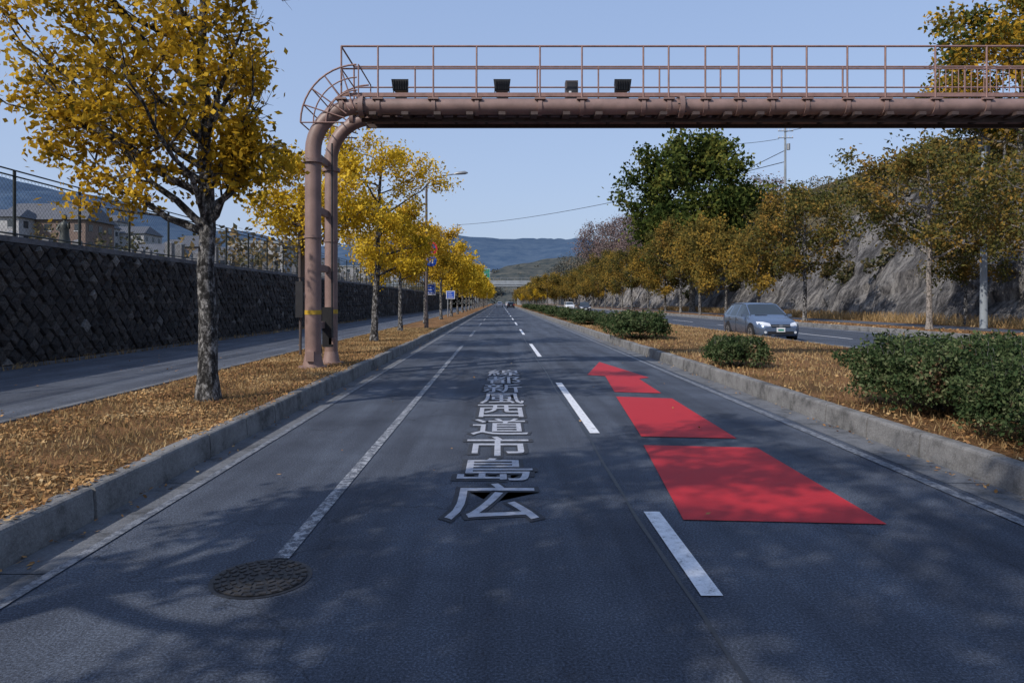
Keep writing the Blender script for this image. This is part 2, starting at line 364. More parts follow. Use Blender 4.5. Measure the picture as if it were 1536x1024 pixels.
b.build("dry_grass")

# ------------------------------------------------------------ left stone wall & fence
b=MB(); WX=-9.9; WT=2.92; YW0,YW1=4,130
b.box(WX-0.35,WX-0.03,YW0,YW1,-0.02,WT-0.12,M_MORTAR)
b.box(WX-0.4,WX+0.03,YW0,YW1,WT-0.12,WT,M_GUT)
b.box(WX-0.03,WX+0.10,YW0,YW1,-0.02,0.30,M_GUT)
rr=random.Random(11)
def stones(y0,y1,dh):
    row=0; z=0.30
    while z<WT-0.12+dh:
        y=y0+(dh if row%2 else 0)
        while y<y1:
            cz=z; J=lambda:rr.uniform(-.022,.022)
            pts=[(y-dh*0.99+J(),cz+J()),(y+J(),cz-dh*0.99+J()),(y+dh*0.99+J(),cz+J()),(y+J(),cz+dh*0.99+J())]
            pts=[(p[0],min(max(p[1],0.30),WT-0.125)) for p in pts]
            if max(p[1] for p in pts)-min(p[1] for p in pts)>0.03:
                px=rr.uniform(0.01,0.06); q=[]
                cy_=sum(p[0] for p in pts)/4; cz_=sum(p[1] for p in pts)/4; kk=rr.uniform(.78,.92)
                for p in pts: q.append((WX+px+rr.uniform(-.02,.03),cy_+(p[0]-cy_)*kk,cz_+(p[1]-cz_)*kk))
                o=[(WX-0.03,p[0],p[1]) for p in pts]; c=(WX+px+0.02+rr.uniform(0,.035),cy_+rr.uniform(-.05,.05),cz_+rr.uniform(-.05,.05))
                b.add(o+q+[c],[(0,1,5,4),(1,2,6,5),(2,3,7,6),(3,0,4,7),(4,5,8),(5,6,8),(6,7,8),(7,4,8)],M_STONE)
            y+=2*dh
        z+=dh; row+=1
stones(YW0,60,0.18); stones(60.3,YW1,0.36)
b.build("stone_retaining_wall")
b=MB(); FX=WX-0.2
y=5.4; ftop=4.32
while y<120:
    b.tube([(FX,y,WT-0.01),(FX,y,ftop)],0.032,M_FENCE,6); y+=2.2
for z in (ftop,ftop-0.12,WT+0.08): b.tube([(FX,5,z),(FX,120,z)],0.018,M_FENCE,5)
def wire(a,c,r): b.tube([a,c],r,M_FENCE,3,False,False)
y=4.0; H=ftop-0.12-WT-0.08
while y<62:
    wire((FX,y,WT+0.08),(FX,y+H,ftop-0.12),0.0022); wire((FX+0.004,y+H,WT+0.08),(FX+0.004,y,ftop-0.12),0.0022); y+=0.11
y=62
while y<118:
    wire((FX,y,WT+0.08),(FX,y+H,ftop-0.12),0.004); wire((FX+0.004,y+H,WT+0.08),(FX+0.004,y,ftop-0.12),0.004); y+=0.4
b.build("mesh_fence")
b=MB(); xs=[-10.3,-14,-25,-40,-60,-90,-140,-250,-500]; zs=[2.75,2.75,2.9,3.5,5,8,14,25,45]; ys=[-14,20,60,120,200,300,420]
vs=[(x,y,z) for y in ys for x,z in zip(xs,zs)]; n=len(xs)
b.add(vs,[(j*n+i+1,j*n+i,(j+1)*n+i,(j+1)*n+i+1) for j in range(len(ys)-1) for i in range(n-1)],M_GROUND,True)
b.build("cemetery_terrain")
b=MB(); rr=random.Random(21)
for i in range(240):
    y=rr.uniform(22,80); x=-13-rr.random()*20; z=2.8; s=rr.uniform(0.6,1.05)
    if abs(x+15.5)<1.5 and abs(y-24.3)<2: continue
    b.cbox((x,y,z+0.12*s),(1.0*s,1.0*s,.3*s),M_GRANITE); b.cbox((x,y,z+0.42*s),(.6*s,.6*s,.3*s),M_GRANITE); b.cbox((x,y,z+1.0*s),(.3*s,.3*s,.86*s),M_GRANITE)
    b.add([(x-.15*s,y-.15*s,z+1.431*s),(x+.15*s,y-.15*s,z+1.431*s),(x+.15*s,y+.15*s,z+1.431*s),(x-.15*s,y+.15*s,z+1.431*s),(x,y,z+1.52*s)],[(0,1,4),(1,2,4),(2,3,4),(3,0,4)],M_GRANITE)
b.build("gravestones")
b=MB(); sx,sy=-15.5,24.3
b.cbox((sx,sy,3.1),(.7,.7,.9),M_GRANITE)
prof=[(3.55,.20),(3.7,.19),(3.95,.15),(4.15,.14),(4.3,.16),(4.4,.12),(4.45,.05),(4.48,.05),(4.53,.08),(4.6,.09),(4.67,.065),(4.7,.02)]
b.tube([(sx,sy,z) for z,r in prof],[r for z,r in prof],M_STATUE,12)
b.tube([(sx-.14,sy-.02,4.35),(sx-.22,sy-.08,4.15),(sx-.08,sy-.18,4.1)],[.05,.04,.025],M_STATUE,7)
b.tube([(sx+.14,sy-.02,4.35),(sx+.22,sy-.08,4.2),(sx+.26,sy-.16,4.42)],[.05,.04,.025],M_STATUE,7)
b.build("bronze_statue")
def house(name,x,y,w,d,h,z,wall,gable=True,fl=2):
    b=MB(); b.box(x-w/2,x+w/2,y-d/2,y+d/2,z-6,z+h,wall)
    if gable:
        e=0.5; b.add([(x-w/2-e,y-d/2-e,z+h+.01),(x+w/2+e,y-d/2-e,z+h+.01),(x+w/2+e,y+d/2+e,z+h+.01),(x-w/2-e,y+d/2+e,z+h+.01),(x-w/2-e*.2+1,y,z+h+w*.22),(x+w/2+e*.2-1,y,z+h+w*.22)],[(0,1,5,4),(1,2,5),(2,3,4,5),(3,0,4),(3,2,1,0)],M_ROOF)
    else: b.box(x-w/2-.2,x+w/2+.2,y-d/2-.2,y+d/2+.2,z+h+.01,z+h+.5,M_CONC)
    fh=h/fl
    for f in range(fl):
        k=max(2,int(w/2.6))
        for i in range(k):
            cx=x-w/2+(i+.5)*w/k; cz=z+(f+.55)*fh
            b.box(cx-.6,cx+.6,y-d/2-.04,y-d/2-.005,cz-.6,cz+.6,M_WIN); b.box(cx-.7,cx+.7,y-d/2-.10,y-d/2-.005,cz-.72,cz-.62,M_SWHITE)
        k=max(2,int(d/2.6))
        for i in range(k):
            cy=y-d/2+(i+.5)*d/k; cz=z+(f+.55)*fh
            b.box(x+w/2+.005,x+w/2+.04,cy-.6,cy+.6,cz-.6,cz+.6,M_WIN)
    b.build(name)
for (px,Y,w,d,h,base,wl,gb,fl) in [(85,125,16,9,6,10,M_WALLB,1,2),(15,120,8,7,5,11,M_WALLW,1,2),(235,85,7,6,3.2,4,M_WALLW,1,1),(330,130,9,8,5,5,M_WALLW,1,2),(395,150,12,9,9,5,M_WALLW,0,3),(360,110,8,7,4.0,4,M_WALLB,1,2),(430,170,12,8,8,5,M_WALLW,0,3),(465,190,10,8,7,4,M_WALLW,1,2),(520,230,18,9,9,4,M_WALLW,0,3),(590,300,16,9,12,4,M_WALLW,0,4),(130,180,12,10,6,15,M_WALLW,1,2),(200,190,11,10,6,14,M_WALLW,1,2),(280,210,12,10,6,12,M_WALLB,1,2),(160,230,12,10,6,22,M_WALLW,1,2),(60,200,12,10,6,20,M_WALLW,1,2),(300,250,12,10,6,17,M_WALLW,1,2),(370,260,12,10,6,14,M_WALLB,1,2)]:
    house("apartment_building" if not gb else "house",(px-750)/1024*Y,Y,w,d,h,base,wl,gb,fl)

# ------------------------------------------------------------ trees
def make_tree(name,h,fork,rc,low,nl,nleaf,ls,bark,leaf,seed,tr,sig=0.2,lean=(0,0),extra=(),top_r=0.3,sub=6,leaf2=None,xb=(1,1),keep=None,thin=(.2,.2,.35,.25)):
    rr=random.Random(seed); rg=np.random.default_rng(seed); b=MB()
    K=12; lead=[]
    for i in range(K+1):
        t=i/K; lead.append(Vector((lean[0]*t+(rr.uniform(-1,1)*.03*h*t*.35),lean[1]*t+rr.uniform(-1,1)*.03*h*t*.35,h*.93*t)))
    def lr(z):
        t=z/h; return tr*((1-t)**0.8*0.85+0.06)+(tr*0.35*max(0,1-z/0.35) if z<0.35 else 0)
    pts=[Vector((0,0,-0.05)),Vector((0,0,.12)),Vector((lean[0]*.03,0,.4))]+lead[1:]
    pts=[p for i,p in enumerate(pts) if i<3 or p.z>.5]
    b.tube(pts,[lr(max(p.z,0)) for p in pts],bark,12)
    def lp(z):
        t=min(max(z/(h*.93),0),.999)*K; i=int(t); return lead[i].lerp(lead[i+1],t-i)
    C=[];W=[]
    cz=(h+low)/2; hz=(h-low)/2
    def limb(p0,end,r0):
        n=7; P=[]; L=(end-p0).length
        mid=p0.lerp(end,.5)+Vector((rr.uniform(-.1,.1)*L,rr.uniform(-.1,.1)*L,-0.06*L))
        for i in range(n+1):
            t=i/n; q=p0*(1-t)**2+mid*2*t*(1-t)+end*t*t
            if 0<i<n: q+=Vector((rr.uniform(-1,1),rr.uniform(-1,1),rr.uniform(-1,1)))*L*.022
            P.append(q)
        b.tube(P,[r0*(1-.85*i/n)+.004 for i in range(n+1)],bark,7)
        for k in range(sub):
            t=.3+.7*(k+rr.random()*.6)/sub; i=min(int(t*n),n-1); q=P[i].lerp(P[i+1],t*n-i)
            d=(end-p0).normalized()*.7+Vector((rr.gauss(0,.7),rr.gauss(0,.7),rr.gauss(.15,.5))); d.normalize()
            l2=L*rr.uniform(.22,.45)*(1.15-.5*t); e=q+d*l2; m2=q.lerp(e,.5)+Vector((rr.gauss(0,.06),rr.gauss(0,.06),rr.gauss(0,.06)))*l2
            b.tube([q,m2,e],[r0*.3*(1.1-t*.6)+.003,r0*.2+.002,.003],bark,5)
            for _ in range(3):
                d3=(d*.6+Vector((rr.gauss(0,.6),rr.gauss(0,.6),rr.gauss(0,.5)))).normalized(); s=q.lerp(e,rr.uniform(.4,1)); e3=s+d3*l2*.5
                b.tube([s,e3],[.006,.002],bark,3,False,False)
                C.append(e3);W.append(1.0); C.append(s.lerp(e3,.5)); W.append(.5)
            C.append(e);W.append(.8)
        C.append(end);W.append(.8)
    for i in range(nl):
        t=(i+.3)/nl; z0=fork+(h*.86-fork)*t**1.05; az=i*2.399+rr.uniform(-.4,.4)+seed
        ze=max(z0+rc*rr.uniform(.15,.75)*(1-.3*t),low+.1*hz); 
        k=math.sqrt(max(0.06,1-min(1,abs(ze-cz)/hz*.93)**2)); L=rc*k*rr.uniform(.75,1.1)
        p0=lp(z0); ze=min(ze,h); cxx=math.cos(az); cxx*=xb[1] if cxx>0 else xb[0]
        e=Vector((lp(min(ze,h*.93)).x*.6+cxx*L,lp(min(ze,h*.93)).y*.6+math.sin(az)*L,ze))
        limb(p0,e,lr(z0)*rr.uniform(.42,.6))
    for (z0,e) in extra: limb(lp(z0),Vector(e),lr(z0)*.55)
    C.append(lead[-1]);W.append(1)
    C=np.array([c[:] for c in C]); W=np.array(W)
    if keep is not None: k=keep(C); C=C[k]; W=W[k]
    W=W*rg.choice([0.08,0.5,1,1.7],size=len(W),p=list(thin)); W/=W.sum()
    idx=rg.choice(len(C),size=nleaf,p=W)
    P=C[idx]+rg.normal(size=(nleaf,3))*np.array([sig,sig,sig*.8])
    b.leaves(P,ls,leaf,rg)
    return b.build(name)
Z=0.235
def keep1(P):   # whole leaf clusters kept, so the crown edge stays ragged
    x,y,z=P[:,0],P[:,1],P[:,2]
    lim=np.where(z<3.9,1.0,0.55)-0.3*np.clip(y,-2,2)+0.22*np.sin(z*3.1+y*2)
    return (x<lim)&(z>2.7)
t1=make_tree("autumn_tree",7.7,2.3,2.4,2.9,17,19000,0.095,M_BARK,L_YEL,5,0.15,0.135,(-.12,.1),[(2.35,(-1.7,-.2,4.1)),(2.3,(-2.1,.4,3.5)),(2.45,(.8,-.3,3.5)),(3.2,(-2.5,-.3,4.9)),(3.6,(.6,-.2,5.2)),(4.2,(-1.5,-.6,6.0)),(3.0,(-2.9,.3,4.3)),(2.9,(.9,-.7,4.1))],sub=7,xb=(1.2,.35),keep=keep1,thin=(.34,.22,.26,.18))
t1.location=(-4.05,9.47,Z)
t2=make_tree("autumn_tree",5.0,2.5,1.6,2.1,14,9500,0.10,M_BARK,L_GOLD,9,0.11,0.15); t2.location=(-4.6,17.2,Z)
t3=make_tree("autumn_tree",7.3,2.2,2.05,2.3,16,13500,0.11,M_BARK,L_GOLD,12,0.14,0.17,(.3,0),thin=(.3,.2,.3,.2)); t3.location=(-4.3,23.3,Z)
t4=make_tree("autumn_tree",5.9,2.3,1.6,2.2,14,7500,0.14,M_BARK,L_YEL,14,0.12,0.2); t4.location=(-4.6,31.5,Z)
inst(t4,(-4.6,42,Z),2.0,(1.05,1.05,1.05)); inst(t4,(-4.5,52,Z),1.0,(1.1,1.1,1.2))
t5=make_tree("autumn_tree",7.0,2.2,2.1,1.9,12,4500,0.26,M_BARK,L_GOLD,18,0.15,0.3); t5.location=(-4.5,63,Z)
rr=random.Random(2)
for y in range(73,260,10): inst(t5,(-4.6,y+rr.uniform(-1,1),Z),rr.uniform(0,6),(rr.uniform(.9,1.1),)*2+(rr.uniform(.85,1.1),))
inst(t1,(-5.0,1.3,Z+.3),2.4,(1.0,1.0,1.1)); inst(t1,(-4.6,-4.5,Z),4.0,(1.5,1.5,1.35)); inst(t1,(-4.0,-9.5,Z),1.0,(1.7,1.7,1.6))
inst(t1,(-1,-10.5,Z),1.9,(1.7,1.7,1.6))
r1=make_tree("roadside_tree",9.4,3.4,3.4,3.6,17,10500,0.19,M_BARKL,L_OLV,31,0.16,0.3,thin=(.3,.2,.3,.2)); r1.location=(21.0,33.4,Z)
r2=make_tree("roadside_tree",9.2,3.2,3.5,3.4,17,10500,0.22,M_BARK,L_OLV,33,0.17,0.32,thin=(.3,.2,.3,.2)); r2.location=(21.2,47.5,Z)
r3=make_tree("roadside_tree",7.8,2.4,3.1,2.4,15,7500,0.26,M_BARK,L_ORG,35,0.16,0.34); r3.location=(21.2,64,Z)
inst(r1,(22.0,27.0,Z),2.2,(.8,.8,.85)); inst(r3,(21.2,56,Z),1.2,(.9,.9,1.0)); inst(r2,(26.6,39,Z),2.2,(.7,.7,.75))
for i,y in enumerate(range(72,280,9)):
    inst([r3,r2,r3][i%3],(21.3+rr.uniform(-.6,.6),y,Z),rr.uniform(0,6),(rr.uniform(.9,1.15),)*2+(rr.uniform(.95,1.3),))
for i,y in enumerate(range(118,300,12)): inst([r3,t5][i%3==1],(8.2,y,Z),rr.uniform(0,6),(.8,.8,.8))
bg=make_tree("camphor_tree",22,5,7.6,5.0,26,30000,0.55,M_BARK,L_GRN,41,0.45,0.8,sub=8,thin=(.15,.2,.35,.3)); bg.location=(24.8,88,Z)
tr=make_tree("hillside_tree",15,3.5,6.0,1.5,24,17000,0.34,M_BARK,L_MIX,44,0.3,0.5,sub=7); tr.location=(35.5,46.5,8.0)
inst(tr,(41,42,9),2,(.9,.9,.9)); inst(tr,(42,58,10),4,(.6,.6,.5))
bt=make_tree("bare_tree",11,3,4.0,2.5,22,3500,0.3,M_BARK,L_TWIG,51,0.2,0.5,sub=8)
bt.location=(29,140,6)
for (x,y,z,s) in [(31,165,8,1.3),(30,185,8,1.4),(33,125,8,1.0),(36,110,9,1.0),(38,100,10,.9),(28,205,8,1.5),(30,152,8,1.2)]: inst(bt,(x,y,z),x,(s,s,s))

# ------------------------------------------------------------ right slope terrain
def tz(x,y):
    t=min(1,max(0,(x-28)/5.5)); top=9.6+1.6*math.sin(y*.05)+(y-60)*.02
    z=0.2+top*t
    if x>33.5: z+=(x-33.5)*0.33
    return z
b=MB(); xs=[28+i*.5 for i in range(12)]+[34,36,39,43,50,60,75,100,150,260]; ys=[YN+i*.8 for i in range(270)]+[204+i*12 for i in range(20)]
vs=[]
for y in ys:
    for x in xs:
        z=tz(x,y); n=mnoise.fractal(Vector((x*.25,y*.22,z*.25)),1.0,2.2,5); k=1.0 if 28.2<x<33.8 else .6
        n+=.7*abs(mnoise.noise(Vector((x*.5+y*.3,y*.7-z*.6,z*.2))))
        vs.append((x+(n*1.5*k if x>28 else 0),y,z+ (n*.7 if x>28 else 0)))
n=len(xs); fr=[];fg=[]
for j in range(len(ys)-1):
    for i in range(n-1):
        (fr if i<11 else fg).append((j*n+i,j*n+i+1,(j+1)*n+i+1,(j+1)*n+i))
b.add(vs,fr,M_ROCK); b.f.extend([list(f) for f in fg]); k=b.mi(M_HILLG); b.m.extend([k]*len(fg)); b.s.extend([True]*len(fg))
b.build("rock_slope")
def forest(name,spots,per,ls,mat,seed):
    rg=np.random.default_rng(seed); b=MB(); A=[]
    for (x,y,z,r,h) in spots:
        nb=6; c=rg.normal(size=(nb,3))*np.array([r*.45,r*.45,h*.22])+np.array([x,y,z+h*.55])
        i=rg.integers(0,nb,per); d=rg.normal(size=(per,3)); d/=np.linalg.norm(d,axis=1)[:,None]
        A.append(c[i]+d*(rg.uniform(.5,1,per)**.5)[:,None]*np.array([r*.5,r*.5,h*.28]))
        b.tube([(x,y,z-1),(x,y,z+h*.5)],[.15,.08],M_BARK,5)
    b.leaves(np.concatenate(A),ls,mat,rg); return b.build(name)
rr=random.Random(8); sp=[]
for i in range(150):
    y=rr.uniform(25,210); x=34+rr.random()**1.4*30; sp.append((x,y,tz(x,y),rr.uniform(1.6,2.8),rr.uniform(3,5.5)))
for i in range(26):
    y=rr.uniform(30,110); x=rr.uniform(29.5,33.5); sp.append((x,y,tz(x,y)-.3,rr.uniform(.5,1.1),rr.uniform(.8,1.8)))
forest("hillside_bushes",sp,300,0.36,L_FOR,61)
sp=[]
for i in range(120):
    y=rr.uniform(190,400); x=27+rr.random()*60; sp.append((x,y,0 if x<30 else tz(x,y)*.9,rr.uniform(3,5),rr.uniform(7,11)))
forest("distant_trees",sp,200,0.9,L_FORD,62)
sp=[]
for i in range(110):
    y=rr.uniform(35,230); x=-13-rr.random()*y*.65; sp.append((x,y,2.8+max(0,(-x-25)*.09),rr.uniform(1.2,2.4),rr.uniform(2,4)))
forest("garden_shrubs",sp,240,0.3,L_FOR,63)
sp=[]
for i in range(150):
    x=rr.uniform(-150,90); y=rr.uniform(320,520); sp.append((x,y,max(0,(y-410)*.18),rr.uniform(3,6),rr.uniform(6,11)))
forest("distant_trees",sp,160,1.2,L_FORD,64)
def hill(name,Y,prof,depth,mat,amp):
    b=MB(); vs=[]; P=[]
    for (p0,y0),(p1,y1) in zip(prof[:-1],prof[1:]):
        for i in range(12): t=i/12; t2=t*t*(3-2*t); P.append((p0+(p1-p0)*t,y0+(y1-y0)*t2))
    P.append(prof[-1]); m=8
    for (x,z) in P:
        for j in range(m+1):
            t=j/m; zz=z*math.sin(t*math.pi/2)**.8; n=mnoise.fractal(Vector((x*.012,t*3,Y*.01)),1,2,5)
            vs.append((x,Y-depth*(1-t),zz+n*amp*t-2))
    n=m+1; b.add(vs,[(i*n+j,(i+1)*n+j,(i+1)*n+j+1,i*n+j+1) for i in range(len(P)-1) for j in range(m)],mat,True)
    b.build(name)
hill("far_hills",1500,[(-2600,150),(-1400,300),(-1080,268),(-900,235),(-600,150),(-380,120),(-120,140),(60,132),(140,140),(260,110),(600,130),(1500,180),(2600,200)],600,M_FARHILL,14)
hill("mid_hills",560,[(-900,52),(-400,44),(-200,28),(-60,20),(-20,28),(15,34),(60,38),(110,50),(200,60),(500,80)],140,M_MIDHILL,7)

# ------------------------------------------------------------ bushes
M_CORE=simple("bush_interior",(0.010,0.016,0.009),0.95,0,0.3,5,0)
def bush(name,rx,ry,h,n,ls,seed,mat=L_BUSH):
    rg=np.random.default_rng(seed); b=MB()
    d=rg.normal(size=(n,3)); d[:,2]=np.abs(d[:,2])*1.0-.25; d/=np.linalg.norm(d,axis=1)[:,None]
    e=0.75; dd=np.sign(d)*np.abs(d)**e; rad=np.array([1+.26*mnoise.noise(Vector(v)*2.1+Vector((seed,0,0)))+.2*mnoise.noise(Vector(v)*5.5) for v in d.tolist()])
    rr_=(rg.uniform(.72,1.07,n))*rad
    P=dd*rr_[:,None]*np.array([rx,ry,h*.62])*.9+np.array([0,0,h*.42]); P[:,2]=np.maximum(P[:,2],.02)
    b.leaves(P,ls,mat,rg,.55)
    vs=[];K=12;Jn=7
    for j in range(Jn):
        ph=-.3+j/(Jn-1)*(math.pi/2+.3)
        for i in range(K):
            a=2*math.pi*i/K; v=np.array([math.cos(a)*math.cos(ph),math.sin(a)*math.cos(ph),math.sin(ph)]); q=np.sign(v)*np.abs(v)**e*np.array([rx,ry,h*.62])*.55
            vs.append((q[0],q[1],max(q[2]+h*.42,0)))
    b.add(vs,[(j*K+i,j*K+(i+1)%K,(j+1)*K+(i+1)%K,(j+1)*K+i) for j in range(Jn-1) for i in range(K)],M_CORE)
    r=random.Random(seed)
    for i in range(10):
        a=r.uniform(0,6.28); b.tube([(0.1*math.cos(a),.1*math.sin(a),0),(rx*.7*math.cos(a),ry*.7*math.sin(a),h*.6)],[.015,.005],M_BARK,4)
    for i in range(90):
        a=r.uniform(0,6.28); q=r.uniform(.2,.9); p=Vector((rx*q*math.cos(a),ry*q*math.sin(a),h*.8)); e2=p+Vector((r.gauss(0,.05),r.gauss(0,.05),r.uniform(.12,.28)*h/.9))
        b.tube([p,e2],[.004,.002],M_BARK,3,False,False); C=np.array([p.lerp(e2,r.uniform(.5,1.05))[:] for _ in range(7)])+rg.normal(size=(7,3))*.015; b.leaves(C,ls,mat,rg,.55)
    return b.build(name)
b1=bush("azalea_bush",1.1,1.15,.90,24000,0.05,3); b1.location=(5.55,8.5,Z)
b2=bush("azalea_bush",.85,.95,.78,16000,0.045,5); b2.location=(5.3,6.3,Z)
b3=bush("azalea_bush",.62,.7,.60,8000,0.055,7); b3.location=(4.97,14.4,Z)
b4=bush("azalea_bush",1.1,1.9,.95,11000,0.09,9); b4.location=(5.1,25.4,Z)
for (x,y,sx,sy,sz) in [(5.6,33,.8,1.5,.75),(5.3,41,1,1.6,.8),(5.4,52,1,2,.8),(5.4,64,1.1,2.5,.85),(5.5,80,1.1,3.5,.9),(5.5,100,1.2,4,.9),(5.5,130,1.2,5,.9)]: inst(b4,(x,y,Z),0,(sx,sy,sz))
inst(b1,(7.2,9.4,Z),1.3,(.95,.95,.95)); inst(b3,(5.2,3.6,Z),1,(1.2,1.4,1.2))

# ------------------------------------------------------------ gantry
b=MB(); YA,YB=14.1,15.05; XA,XB=-3.86,-3.72; ZB=5.62; RR=.92; XE=21.0
def pipe(x0,y,r,zc):
    P=[(x0,y,.15),(x0,y,2.5),(x0,y,zc-RR)]
    for i in range(1,11): a=math.pi/2*i/10; P.append((x0+RR-RR*math.cos(a),y,zc-RR+RR*math.sin(a)))
    P+=[(x,y,zc) for x in (0,5,10,15)]
    for i in range(0,11): a=math.pi/2*i/10; P.append((XE-RR+RR*math.sin(a),y,zc-RR+RR*math.cos(a)))
    P+=[(XE,y,2.5),(XE,y,.15)]
    b.tube(P,r,M_GANTRY,18)
    for xx in (x0,XE):
        b.tube([(xx,y,.2),(xx,y,.27)],r+.13,M_GANTRY,16); b.tube([(xx,y,.27),(xx,y,.5)],[r+.05,r+.004],M_GANTRY,16)
        b.tube([(xx,y,1.33),(xx,y,1.42)],r+.005,M_YEL,18,True,False)
        b.tube([(xx,y,zc-RR-.25),(xx,y,zc-RR-.17)],r+.05,M_GANTRY,16)
        b.tube([(xx,y,2.9),(xx,y,2.96)],r+.02,M_GANTRY,16)
pipe(XA,YA,.165,ZB); pipe(XB,YB,.14,ZB)
for xj in (-2.85,3.72,11.5):
    for y,r in((YA,.165),(YB,.14)):
        b.tube([(xj-.05,y,ZB),(xj+.05,y,ZB)],r+.065,M_GANTRY,16)
        for k in range(8):
            a=k*math.pi/4; b.tube([(xj-.09,y+math.cos(a)*(r+.04),ZB+math.sin(a)*(r+.04)),(xj+.09,y+math.cos(a)*(r+.04),ZB+math.sin(a)*(r+.04))],.014,M_DARK,5)
for z in (1.1,2.3,3.5,4.6): b.cbox(((XA+XB)/2,(YA+YB)/2,z),(.1,.72,.14),M_GANTRY)
x=-2.6
while x<XE-1:
    b.box(x-.05,x+.05,YA+.1,YB-.1,ZB-.1,ZB+.0,M_UNDER)
    b.box(x-.07,x+.07,YA-.19,YA+.19,ZB-.215,ZB-.15,M_UNDER)
    b.box(x+.30,x+.36,YA+.1,YB-.1,ZB-.16,ZB-.06,M_UNDER)
    x+=.66
b.box(-2.9,XE-1,YA+.17,YB-.16,ZB+.02,ZB+.05,M_UNDER)
b.box(-2.9,XE-1,YA+.2,YA+.26,ZB-.26,ZB-.18,M_UNDER); b.box(-2.9,XE-1,YB-.26,YB-.2,ZB-.26,ZB-.18,M_UNDER)
zt=6.82
YR0,YR1=13.98,15.2
def rails(x0,x1):
    for yy in(YR0,YR1):
        for z,r in((zt,.021),(zt-.46,.017)): b.tube([(x0,yy,z),(x1,yy,z)],r,M_RAIL,6)
        b.box(x0,x1,yy-.006,yy+.006,ZB+.17,ZB+.25,M_RAIL)
rails(-3.25,XE-.6)
def rpost(x,yy,yp):
    b.tube([(x,yy,ZB+.05),(x,yy,zt)],.02,M_RAIL,6)
    b.box(x-.11,x+.11,yp-.2,yp+.2,ZB+.1,ZB+.135,M_GANTRY); b.tube([(x-.04,yp,ZB),(x+.04,yp,ZB)],.19,M_GANTRY,16)
for px in [512,567,650,715,810,873,965,1003,1058,1108,1158,1210,1271,1328,1403,1480]+[1560+80*i for i in range(9)]:
    rpost((px-750)/1024*YR0,YR0,YA)
xx=-3.25
while xx<XE-.6: rpost(xx,YR1,YB); xx+=1.36
for i in range(14): b.tube([(9.0+i*.13,YR0,ZB+.27),(9.0+i*.13,YR0,zt-.46)],.01,M_RAIL,5)
b.tube([(-3.25,YR0,zt),(-3.25,YR1,zt)],.02,M_RAIL,6)
cx_,cz_=XA+RR+.05,ZB-RR+.55
for rad,rt in((1.18,.024),(.92,.018),(.66,.018)):
    for yy in(YR0-.05,YR1+.05):
        b.tube([(cx_-rad*math.cos(a),yy,cz_+rad*math.sin(a)) for a in [R(d) for d in range(0,96,8)]],rt*.8,M_RAIL,6)
for d in (0,18,36,54,72,90):
    a=R(d)
    for yy in(YR0-.05,YR1+.05): b.tube([(cx_-.3*math.cos(a),yy,cz_+.3*math.sin(a)),(cx_-1.18*math.cos(a),yy,cz_+1.18*math.sin(a))],.015,M_RAIL,5)
    b.tube([(cx_-1.18*math.cos(a),YR0-.05,cz_+1.18*math.sin(a)),(cx_-1.18*math.cos(a),YR1+.05,cz_+1.18*math.sin(a))],.015,M_RAIL,5)
b.cbox((XB+.02,YB-.38,1.05),(.2,.16,.85),M_BLACK); b.tube([(XB+.1,YB-.34,1.4),(XB+.1,YB-.34,5.0)],.02,M_DARK,6)
b.cbox((XB+.13,YB-.4,.75),(.14,.12,.14),M_GANTRY); b.cbox((XA,YA-.2,.48),(.16,.1,.2),M_GANTRY)
b.tube([(-2.7,YA-.02,ZB+.2),(3.6,YA-.02,ZB+.2),(12,YA-.02,ZB+.2)],.022,M_DARK,6)
b.build("sign_gantry")
def flood(x):
    b=MB(); y=14.35; z=5.74
    b.cbox((x,y,z+.045),(.62,.3,.05),M_BLACK); b.cbox((x+.02,y,z+.10),(.22,.2,.08),M_BLACK)
    for s in(-1,1): b.tube([(x+s*.1,y,z+.13),(x+s*.15,y,z+.24),(x+s*.15,y,z+.36)],.012,M_DARK,5)
    vs=[(x-.15,y-.1,z+.26),(x+.15,y-.1,z+.26),(x+.18,y-.12,z+.49),(x-.18,y-.12,z+.49),(x-.12,y+.12,z+.28),(x+.12,y+.12,z+.28),(x+.15,y+.12,z+.44),(x-.15,y+.12,z+.44)]
    b.add(vs,[(0,1,2,3),(5,4,7,6),(0,4,5,1),(1,5,6,2),(2,6,7,3),(3,7,4,0)],M_BLACK)
    for i in range(6): b.cbox((x-.125+i*.05,y-.13,z+.37),(.008,.05,.2),M_BLACK)
    b.build("floodlight")
for px in(601,753,933): flood((px-750)/1024*14.35)
b=MB(); b.cbox((1.5,14.35,5.98),(.26,.2,.46),M_BROWNP); b.cbox((1.5,14.24,6.0),(.2,.02,.36),M_DARK); b.cbox((1.46,14.22,5.95),(.05,.02,.05),M_SWHITE); b.build("control_box")
b=MB(); x,y=-5.0,17.1
b.tube([(x,y,.2),(x,y,4.55)],.035,M_BROWNP,8); b.tube([(x,y+1.4,.2),(x,y+1.4,4.55)],.035,M_BROWNP,8)
b.box(x-.03,x+.03,y-.1,y+1.5,2.2,4.5,M_BROWNP); b.box(x-.09,x+.09,y-.12,y-.04,1.2,2.1,M_DARK); b.build("sign_board")

